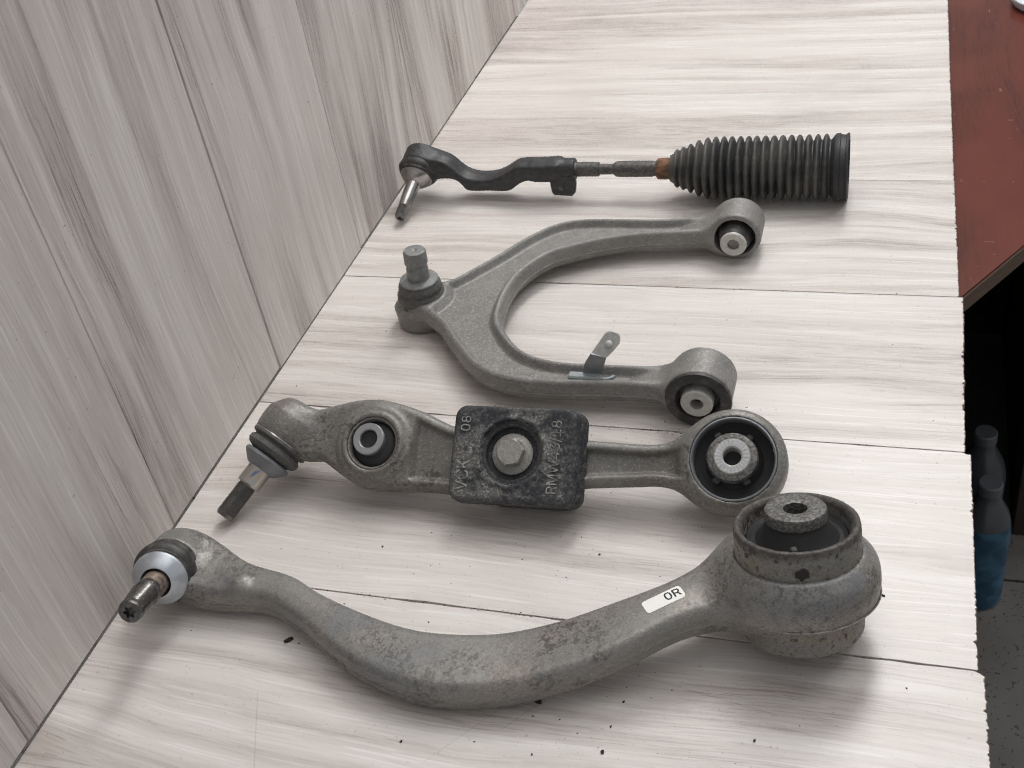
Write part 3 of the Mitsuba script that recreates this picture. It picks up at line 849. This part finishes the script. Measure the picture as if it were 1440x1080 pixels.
add(L + '__stud_collar', put(lathe([(36, 0), (36, 9.4), (51.4, 9.4), (52.6, 8.6), (52.8, 0)], 64), LJ), 'mat_heat_tint', smooth=30, label='polished stud collar with blue heat tint')
prof = [(52.6, 0), (52.6, 6.9)]
s = 53.2
while s < 79:
    prof += [(s, 6.7), (s + 0.55, 7.45), (s + 0.8, 7.45)]
    s += 1.25
prof += [(80, 6.9), (82, 5.9), (82, 0)]
add(L + '__stud_thread', put(lathe(prof, 56), LJ), 'mat_thread', smooth=25)

# damper weight
W = L + '__damper_weight'


def damper_sdf(X, Y, Z):
    wz = 33.6 + 0.6008 * Y + 0.7994 * Z
    lo, hi = 64.3, 161.8 - 0.40 * np.clip(Z - 7, 0, 40) - 0.015 * (Y + 40)
    cx, hx = (lo + hi) / 2, (hi - lo) / 2
    qx, qy = np.abs(X - cx) - hx + 9, np.abs(Y + 4.6) - 35 + 9
    b = np.sqrt(np.maximum(qx, 0) ** 2 + np.maximum(qy, 0) ** 2) + np.minimum(np.maximum(qx, qy), 0) - 9
    m = rbox2(b, np.abs(Z - 14.0) - 8.5, 3.0)
    m = smin(m, rbox2(rbox2(np.abs(X - 121) - 30, np.abs(Y + 7) - 31, 6), np.abs(Z + 3) - 14, 4), 2.0)
    m = smax(m, 0.9 - wz, 2.5)
    rho = np.sqrt((X - 108.6) ** 2 + (Y + 3.2) ** 2)
    m = smax(m, -rbox2(rho - 23.5, np.abs(Z - 30) - 10, 1.5), 2.5)
    m = np.maximum(m, -rbox2(rho - 19.0, np.abs(Z - 30) - 15.5, 0.8))
    lip = rbox2(np.abs(rho - 25.0) - 1.4, np.abs(Z - 22.2) - 1.3, 1.2)
    m = smin(m, lip, 1.5)
    return m


add(W, put(nets((58, -46, -22), (168, 38, 27), 0.9, damper_sdf), LM), 'mat_damper', smooth=True, label='black rubber damper block dusted grey, with raised letters')
bm = at_l(108.6, -3.2, 15.0)
add(W + '__washer', put(lathe([(-1, 0), (-1, 14.4), (0.4, 15.0), (1.6, 15.0), (2.2, 14.4), (3.2, 11.6), (4.0, 10.6), (4.0, 0)], 80), bm), 'mat_bolt', smooth=30)
hexa = Polygon([(10.4 * math.cos(math.radians(60 * q + 12)), 10.4 * math.sin(math.radians(60 * q + 12))) for q in range(6)])
hx = trimesh.convex.convex_hull(np.vstack([np.column_stack([np.array(hexa.exterior.coords), np.full(7, 3.9)]), np.column_stack([np.array(hexa.exterior.coords), np.full(7, 9.6)]),
                                           [(8.9 * math.cos(a), 8.9 * math.sin(a), 10.9) for a in np.linspace(0, 2 * math.pi, 36, endpoint=False)]]))
add(W + '__bolt_head', put(hx, bm), 'mat_bolt', smooth=False)


def emboss(text, u, v, height, width=None):
    t = meshkit.text_mesh(text, height, 0.9)
    ext = t.bounds
    t.apply_translation([-ext[0][0], -ext[0][1], 0])
    if width:
        t.apply_scale([width / (ext[1][0] - ext[0][0]), 1, 1])
    q = np.array(t.vertices)
    t.vertices = np.column_stack([u - q[:, 1], v + q[:, 0], q[:, 2] + 22.2])
    return put(t, LM)


add(W + '__lettering', trimesh.util.concatenate([emboss('VCK', 79.0, -32, 9.2, 22), emboss('>', 76.0, 0.0, 6.6), emboss('08', 77, 11, 7.0)]), 'mat_damper_letter', smooth=False)
add(W + '__lettering', emboss('RMW43/18', 145.2, -31, 7.4, 52), 'mat_damper_letter', smooth=False)

# ---------------------------------------------------------------- 3. forked wishbone
A = 'wishbone_arm'
tag(A, 'grey cast U shaped wishbone arm with two bushing eyes and an upright ball joint', 'suspension arm')
wish = [(92, -58), (100, -47), (115, -43), (128, -40), (140, -26), (150, -12), (161, 4), (175, 27), (196, 53), (217, 66), (255, 70.5), (306, 71.5), (326, 75), (343, 79), (372, 78), (374, 48), (345, 45.5), (330, 44.5), (311, 42.5), (285, 38.5), (262, 32), (245, 25), (226, 15), (213, 6), (200, -13), (192.5, -35), (190.5, -60), (191.5, -78), (195, -96), (204, -111.5), (220, -131), (239, -143), (260, -148), (281, -148.5), (323, -147.5), (338, -146), (358, -142), (378, -150), (376, -180), (352, -179), (326, -175.8), (288, -178.0), (256, -180.0), (237, -179.6), (221.5, -177.4), (203, -171.2), (185, -159.5), (170, -143), (154, -124), (141, -107), (130, -98), (117, -89), (98, -80), (88, -70)]
E1, E2, EA = np.array([376.6, -182.0, 25.6]), np.array([373.2, 46.5, 23.4]), unit((0.0, -1.0, 0.0))
BP, BA = np.array([108.9, -64.8, 0.4]), unit((0.045, 0.036, 0.998))


def wish_sdf(X, Y, Z):
    d2 = poly_field(X, Y, wish, 1.5)
    inx = -d2
    dd = np.clip((inx - 5.0) / 6.5, 0, 1)
    dish = 7.4 * dd * dd * (3 - 2 * dd)
    dish = dish * np.clip((346 - X) / 26, 0, 1) * np.clip((np.sqrt((X - 108) ** 2 + (Y + 65) ** 2) - 24.5) / 7, 0, 1)
    flank = 0.5 * np.abs(Z - 18) / 11
    zt, zb = 29.6 + 0 * X, 8.0
    mid, half = (zt + zb) / 2, (zt - zb) / 2
    arm = rbox2(d2 + 2.0 * np.abs(Z - 18) / 11 + np.clip((17.6 - Z) * 3, 0, 1.1), np.abs(Z - mid) - half, 4.5)
    arm = smax(arm, Z - (zt - dish), 2.0)
    arm = np.minimum(arm, rbox2(d2 - 0.3, np.abs(Z - 17.6) - 0.7, 0.5))
    base = cyl(X, Y, Z, BP, BA, 24.0, -0.3, 16.8, 1.6)
    arm = smin(arm, base, 10)
    e1 = cyl(X, Y, Z, E1, EA, 25.0, -32, 0, 2.5)
    e2 = cyl(X, Y, Z, E2, EA, 23.0, -34, 0, 3.5)
    arm = smin(smin(arm, e1, 12), e2, 12)
    t1, r1 = axial(X, Y, Z, E1, EA)
    t2, r2 = axial(X, Y, Z, E2, EA)
    arm = np.maximum(arm, -np.maximum(r1 - 21.0, np.abs(t1) - 50))
    return np.maximum(arm, -np.maximum(r2 - 18.0, np.abs(t2) - 50))


wish_mesh = nets((80, -190, -2), (410, 90, 56), 1.1, wish_sdf)
add(A + '__arm', trimesh.Trimesh(*wish_mesh, process=False), 'mat_cast_wishbone', smooth=True)
runs = outline3(wish, 1.5, lambda x: 17.6, lambda x, y: (np.hypot(x - BP[0], y - BP[1]) > 25) & ~((np.abs(x - E1[0]) < 24) & (y < -140)) & ~((np.abs(x - E2[0]) < 22) & (y > 40)))
add(A + '__parting_line', trimesh.util.concatenate([strip(r, 0.6, False) for r in runs]), 'mat_cast_wishbone', smooth=False)
M1, M2 = frame(E1, EA), frame(E2, EA)
add(A + '__bushing_rubber', put(lathe([(-30, 0), (-30, 20.9), (-1, 20.9), (-0.6, 24.6), (1.2, 25.6), (3.4, 25.2), (4.2, 23.0), (4.2, 17.5), (1, 15.8), (-3, 15.2), (-3, 0)], 96), M1), 'mat_rubber', smooth=35, label='dark rubber bushing with a wide front flange')
add(A + '__bushing_sleeve', put(lathe([(-4, 5.4), (-4, 12.6), (5.4, 12.3), (6.6, 11.4), (6.8, 10.8), (6.8, 5.6), (6.2, 5.0), (-12, 5.0), (-12, 8)], 80), M1 @ frame((-0.6, -1.2, 0), (0, 0, 1))), 'mat_pale_metal', smooth=30)
add(A + '__bushing_bore', put(lathe([(-6, 0), (-6, 5.3), (-5, 5.3), (-5, 0)], 40), M1 @ frame((-0.6, -1.2, 0), (0, 0, 1))), 'mat_machined')
add(A + '__bushing_rubber', put(lathe([(-30, 0), (-30, 17.8), (-9, 17.8), (-8, 16), (-8, 0)], 96), M2), 'mat_black_rubber')
add(A + '__bushing_collar', put(lathe([(-9, 0), (-9, 15.4), (-3, 15.0), (7.5, 12.2), (7.5, 0)], 80), M2 @ frame((-0.4, -1.0, 0), (0, 0, 1))), 'mat_rubber', smooth=30)
add(A + '__bushing_sleeve', put(lathe([(7.0, 5.6), (7.0, 11.9), (9.6, 11.6), (10.4, 10.9), (10.4, 5.8), (9.6, 5.2), (1, 5.2), (1, 8)], 80), M2 @ frame((-0.4, -1.0, 0), (0, 0, 1))), 'mat_pale_metal', smooth=30)
add(A + '__bushing_bore', put(lathe([(7.6, 0), (7.6, 5.4), (7.9, 5.4), (7.9, 0)], 40), M2 @ frame((-0.4, -1.0, 0), (0, 0, 1))), 'mat_dark_steel')
BM = frame(BP, BA)
add(A + '__boot', put(lathe([(15, 0), (15, 20.4), (16.8, 21.6), (19.0, 21.6), (20.5, 20.6), (21.8, 19.6), (23.0, 20.2), (26, 21.4), (29.5, 21.2), (31.6, 19.4), (32.8, 18.7), (34.5, 19.6), (38, 19.0), (40, 17.2), (42, 16), (42, 0)], 96), BM), 'mat_dust_rubber', smooth=40)
add(A + '__washer', put(lathe([(41, 0), (41, 16.4), (41.6, 17.2), (42.8, 17.2), (43.6, 16.4), (44.6, 10), (44.6, 0)], 96), BM), 'mat_zinc', smooth=30)
add(A + '__stud', put(lathe([(44, 0), (44, 10.0), (54.5, 9.8), (56, 9.2), (57, 8.4), (58.4, 8.4), (59.4, 9.6), (60.2, 10.4), (70.5, 10.2), (72.2, 9.2), (72.6, 8.0), (72.5, 2.6), (71.4, 1.2), (71.2, 0)], 72), BM), 'mat_zinc', smooth=30)
# sensor bracket clipped to the near leg
K = A + '__sensor_bracket'


def xz_plate(pts, y, th, soft=0.0):
    g = Polygon(pts)
    if soft:
        g = g.buffer(-soft).buffer(soft)
    m = prism(g, -th / 2, th / 2)
    v = np.array(m.vertices)
    m.vertices = np.column_stack([v[:, 0], y - v[:, 2], v[:, 1]])
    m.fix_normals()
    return m


add(K, xz_plate([(282.5, 27), (298.8, 27.2), (299.6, 34), (303.2, 45.0), (291.0, 48.0), (285.0, 38)], -163.0, 1.6), 'mat_grey_ring', smooth=False, label='folded grey metal sensor bracket')
upper = [(291.0, 48.0), (303.2, 45.0), (309.0, 52), (313.0, 58.5)] + [(306.5 + 6.9 * math.cos(a), 62 + 6.9 * math.sin(a)) for a in np.linspace(0.1, 2.6, 10)]
tab = xz_plate(upper, -163.4, 1.6)
tv = np.array(tab.vertices)
over = np.maximum(tv[:, 2] - 45.5, 0)
tv[:, 1] += over * 0.55
tv[:, 2] -= over * 0.33
tab.vertices = tv
add(K + '__tab', tab, 'mat_lit_zinc', smooth=False, label='pale bent upper tab, lightened as if catching light')

add(K + '__rivet', put(lathe([(0, 0), (0, 3.0), (0.5, 3.2), (1.8, 2.6), (2.4, 1.4), (2.4, 0)], 32), frame((304.6, -157.8, 53.6), (0, -0.78, 0.63))), 'mat_pale_metal')
add(K + '__foot', bevel_box((271, -169.5, 23.2), (298.8, -161.5, 28.6), 1.2), 'mat_clip', smooth=False)
hook = trimesh.creation.extrude_polygon(Polygon([(298.5, -168.2), (303, -168), (306.5, -165.8), (308.6, -162.8), (306.4, -162), (304.4, -164.6), (302.4, -165.8), (298.5, -166)]), 2.6, engine='earcut')
hook.apply_translation([0, 0, 24.6])
add(K + '__hook', hook, 'mat_clip', smooth=False)

# ---------------------------------------------------------------- 4. tie rod with bellows
R = 'steering_tie_rod'
tag(R, 'black steering tie rod with a ribbed rubber bellows, farthest from the camera', 'tie rod')
QA, QB = np.array([178.0, 154.6, 31.2]), np.array([463.0, 160.4, 32.2])
QD = unit(QB - QA)
QM = frame(QA, QD)
TA = unit((-0.108, -0.91, -0.40))
TP = np.array([32.6, 142.7, 30.0])
TH = TP - TA * 15.0
rod_poly = [(26, 47), (43.3, 48.9), (58, 48.3), (70.1, 42.6), (79.2, 33.3), (89, 27.4), (103.5, 25.6), (118.7, 28.4), (133, 36.2), (141, 40.4), (156.6, 41.4), (171, 41.6), (186, 41.6), (186, 32), (186, 22), (175, 22), (164.5, 22), (152.6, 22.6), (140.5, 17.5), (131, 11.3), (110, 10.6), (86, 10.8), (80.6, 15.0), (74, 22.5), (52, 23.2), (26, 24)]


def tie_sdf(X, Y, Z):
    d2 = poly_field(X[:, :, :], Z, rod_poly, 1.5)
    yc = 154.5
    arm = rbox2(d2 + 0.12 * np.abs(Y - yc), np.abs(Y - yc) - 12.0, 3.0)
    c = cyl(X, Y, Z, QA, QD, 11.4, -22, 22.5, 1.5)
    arm = smin(arm, c, 5)
    arm = smin(arm, rbox2(np.abs(X - 163.5) - 6.5, axial(X, Y, Z, QA, QD)[1] - 12.2, 1.5), 1.0)
    h = cyl(X, Y, Z, TH, TA, 20.0, -14, 8, 4.5)
    h = smin(h, cyl(X, Y, Z, TH, TA, 12.5, -17.5, 0, 2.5), 3)
    return smin(arm, h, 8)


add(R + '__rod_end', trimesh.Trimesh(*nets((8, 126, 2), (206, 188, 66), 1.0, tie_sdf), process=False), 'mat_forged', smooth=True)
tabp = [(175.2, 29), (176.2, 12), (178.4, 8.6), (196.8, 7.6), (200.6, 11.4), (202.4, 20), (202.6, 30)]
add(R + '__lock_tab', xz_plate(tabp, 144.6, 3.0, 1.2), 'mat_forged', smooth=False)
add(R + '__lock_tab__rivet', put(lathe([(0, 0), (0, 3.1), (0.9, 2.7), (1.2, 0)], 28), frame((186, 143.1, 17), (0, -1, 0))), 'mat_rod')
add(R + '__adjuster', put(lathe([(21, 0), (21, 8.2), (24, 7.6), (24, 7.3), (42, 7.3), (46.4, 7.1), (47, 5.4), (60, 5.2), (61.5, 5.6), (64, 7.6), (70, 8.0), (100.5, 7.9), (101, 7.4), (104, 7.2), (105.5, 8.4), (105.5, 0)], 60), QM), 'mat_rod', smooth=30)
add(R + '__rust_collar', put(lathe([(104.5, 0), (104.5, 8.6), (106, 10.2), (112, 10.6), (117, 10.2), (119.5, 9.6), (119.5, 0)], 60), QM), 'mat_rust', smooth=35, label='rusty brown collar')
rx = [302.8, 308.9, 316.2, 324.0, 332.3, 340.0, 347.8, 355.4, 363.4, 371.2, 378.8, 387.0, 395.0, 403.0, 411.3, 419.0, 427.2, 435.4, 443.2]
rr = [18.6, 20.8, 23.6, 27.0, 29.4] + [30.2] * 8 + [30.4, 30.5, 30.6, 30.8, 31.0, 31.2]
prof = [(118.5, 10.2), (118.5, 13.0), (121.5, 14.4), (122.6, 15.0)]
for i, (x, r) in enumerate(zip(rx, rr)):
    s0 = (x - 178) / QD[0]
    dep = 3.0 if i < 2 else 6.2
    prof += [(s0 - 2.1, r - 1.9), (s0 - 1.2, r - 0.55), (s0 - 0.4, r), (s0 + 0.5, r), (s0 + 1.3, r - 0.6), (s0 + 2.1, r - 1.9)]
    nx = (rx[i + 1] if i + 1 < len(rx) else x + 8.0)
    sm = ((x + nx) / 2 - 178) / QD[0]
    rm = (r + (rr[i + 1] if i + 1 < len(rr) else r)) / 2 - dep
    prof += [(sm - 0.5, rm + 0.5), (sm, rm), (sm + 0.5, rm + 0.5)]
e0 = (452 - 178) / QD[0]
prof = prof[:-1]
prof += [(e0 - 0.6, 30.6), (e0 + 0.4, 31.4), (e0 + 4.2, 31.8), (e0 + 4.9, 30.5), (e0 + 9.4, 30.3), (e0 + 9.9, 31.6), (e0 + 11.6, 31.9), (e0 + 12.2, 31.0), (e0 + 12.0, 28.6), (e0 - 4, 26.0), (200, 22.5), (150, 20.0), (125, 10.6)]
bel = lathe(prof, 128)
v = np.array(bel.vertices)
# worn rubber: slightly sagged and dented
th = np.arctan2(v[:, 1], v[:, 0])
dent = 0.8 * (meshkit.fbm(np.column_stack([v[:, 2] * 0.03, np.cos(th) * 1.6 + 3, np.sin(th) * 1.6 + 5]), 2, 4) - 0.5)
shear = 1.2 * (meshkit.noise(np.column_stack([v[:, 2] * 0.05, np.cos(th) * 1.3 + 9, np.sin(th) * 1.3]), 6) - 0.5)
rad = np.hypot(v[:, 0], v[:, 1])
v[:, :2] *= ((rad + dent) / rad)[:, None]
v[:, 2] += shear * np.clip((e0 - v[:, 2]) / 20, 0, 1)
bel.vertices = v
add(R + '__bellows', put(bel, QM), 'mat_bellows', smooth=50, label='ribbed black rubber bellows')
TM = frame(TP, TA)
add(R + '__boot', put(lathe([(-10, 0), (-10, 18.6), (-8.5, 20.6), (-5.0, 21.2), (-2.5, 20.2), (-1.5, 18.6), (0.0, 18.8), (1.4, 17.6), (2.4, 14), (2.4, 0)], 96), TM), 'mat_rubber', smooth=40)
add(R + '__boot_ring', put(lathe([(0.8, 12), (0.8, 16.4), (1.8, 16.9), (3.2, 16.4), (7.5, 12.6), (10.6, 8.6), (11.0, 7.4), (10.4, 6.6), (2, 6.6)], 96), TM), 'mat_polished', smooth=35)
add(R + '__stud', put(lathe([(4, 0), (4, 7.6), (20, 7.1), (32, 6.6), (39, 6.0), (39.6, 5.7), (40, 0)], 64), TM), 'mat_polished', smooth=30, label='polished tapered stud')
prof = [(39.8, 0), (39.8, 5.9)]
for s in np.arange(40.4, 50.5, 1.0):
    prof += [(s, 5.5), (s + 0.5, 5.95)]
prof += [(52.5, 5.6), (54, 4.8), (54, 2.2), (50.5, 2.0), (50, 0)]
add(R + '__stud_thread', put(lathe(prof, 48), TM), 'mat_thread', smooth=25)

# ---------------------------------------------------------------- dirt that has fallen on the boards
crumbs = [(138.1, -432.4, 3.6), (319.1, -452.3, 3.3), (365.7, -480, 2.0), (366.9, -461.8, 1.1), (370.8, -443, 1.2), (171.9, -340.5, 1.4), (451.1, -456.9, 1.4), (324.9, -488.8, 1.0), (243, -494.3, 1.3), (229.1, -402.2, 0.9), (329.5, -326.1, 1.4), (517.4, -335.7, 1.5), (335.2, -462.2, 0.9), (398.2, -429.8, 0.8), (533.5, -405.5, 0.8)]

where = ['', '', 'black crumb at the bottom edge of the picture, below the middle of the curved arm', 'small black crumb just above the bottom edge one, to its right', 'small black crumb below the right half of the curved arm, alone on the pale board',
         'dark crumb on the board between the two near arms, left of the damper weight', 'small dark crumb at the bottom edge, below the round upright bushing', 'small black crumb at the bottom edge, second from the left there', 'thin dark crumb at the bottom edge, below the bend of the curved arm',
         'tiny dark crumb just above the curved arm, in the dip of its bend', 'dark crumb between the damper weight and the round upright bushing', 'small dark crumb right of the round upright bushing', 'tiny crumb close below the curved arm, right of the black crumb there',
         'tiny crumb in front of the curved arm, left of the round bushing', 'tiny dark crumb near the sawn edge, in front of the round upright bushing']


def crumb(x, y, r, stretch, yaw, seed):
    m = trimesh.creation.icosphere(2, 1.0)
    v = np.array(m.vertices)
    v *= (0.65 + 0.7 * meshkit.noise(v * 1.6 + 20, seed))[:, None]
    v = v * [r * stretch, r, r * 0.7]
    c, s = math.cos(yaw), math.sin(yaw)
    v = np.column_stack([v[:, 0] * c - v[:, 1] * s, v[:, 0] * s + v[:, 1] * c, v[:, 2] - v[:, 2].min() * 0.9])
    m.vertices = v + [x, y, -0.1]
    return m


for i, (x, y, r) in enumerate(crumbs):
    if i == 0:
        add('dirt_crumb', crumb(x, y, 1.5, 2.2, 0.7, i), 'mat_crumb', smooth=False, label='long black crumb of dirt left of the curved arm, the largest', category='crumb')
    elif i == 1:
        add('dirt_crumb', crumb(x, y, 1.5, 1.7, -0.4, i), 'mat_crumb', smooth=False, label='black crumb of dirt just in front of the curved arm middle', category='crumb')
    else:
        add('dirt_crumb', crumb(x, y, r * 0.52, rng.uniform(1, 1.6), rng.uniform(0, 3), i), 'mat_crumb', smooth=False, label=where[i], category='crumb', group='tiny crumbs scattered on the boards')
grit = []
for i in range(760):
    x, y = rng.uniform(60, 560), rng.uniform(-500, 40)
    if i < 170:
        x, y = rng.normal(360, 70), rng.normal(-330, 90)
    if i > 330:
        x, y = rng.normal(300, 90), rng.normal(-200, 25)
    if i > 420:
        x, y = rng.normal(335, 45), -193 - abs(rng.normal(0, 1.3))
    if i > 520:
        x, y = rng.uniform(130, 330), -386 + rng.normal(0, 0.9)
    if i > 600:
        x, y = rng.uniform(30, 560), rng.choice([-386, -193, 0.0]) + rng.normal(0, 0.7)
    if not (20 < x < 555 and -545 < y < 180):
        continue
    m = trimesh.creation.icosphere(0, 1.0)
    r = abs(rng.normal(0, 0.2)) + 0.12
    m.vertices = np.array(m.vertices) * rng.uniform(0.6, 1.4, (len(m.vertices), 3)) * [r * rng.uniform(1, 2.2), r, r * 0.5] + [x, y, 0.05]
    grit.append(m)
add('grit', trimesh.util.concatenate(grit), 'mat_grit', smooth=False, label='fine dark grit scattered over the pale boards', category='grit', kind='stuff')
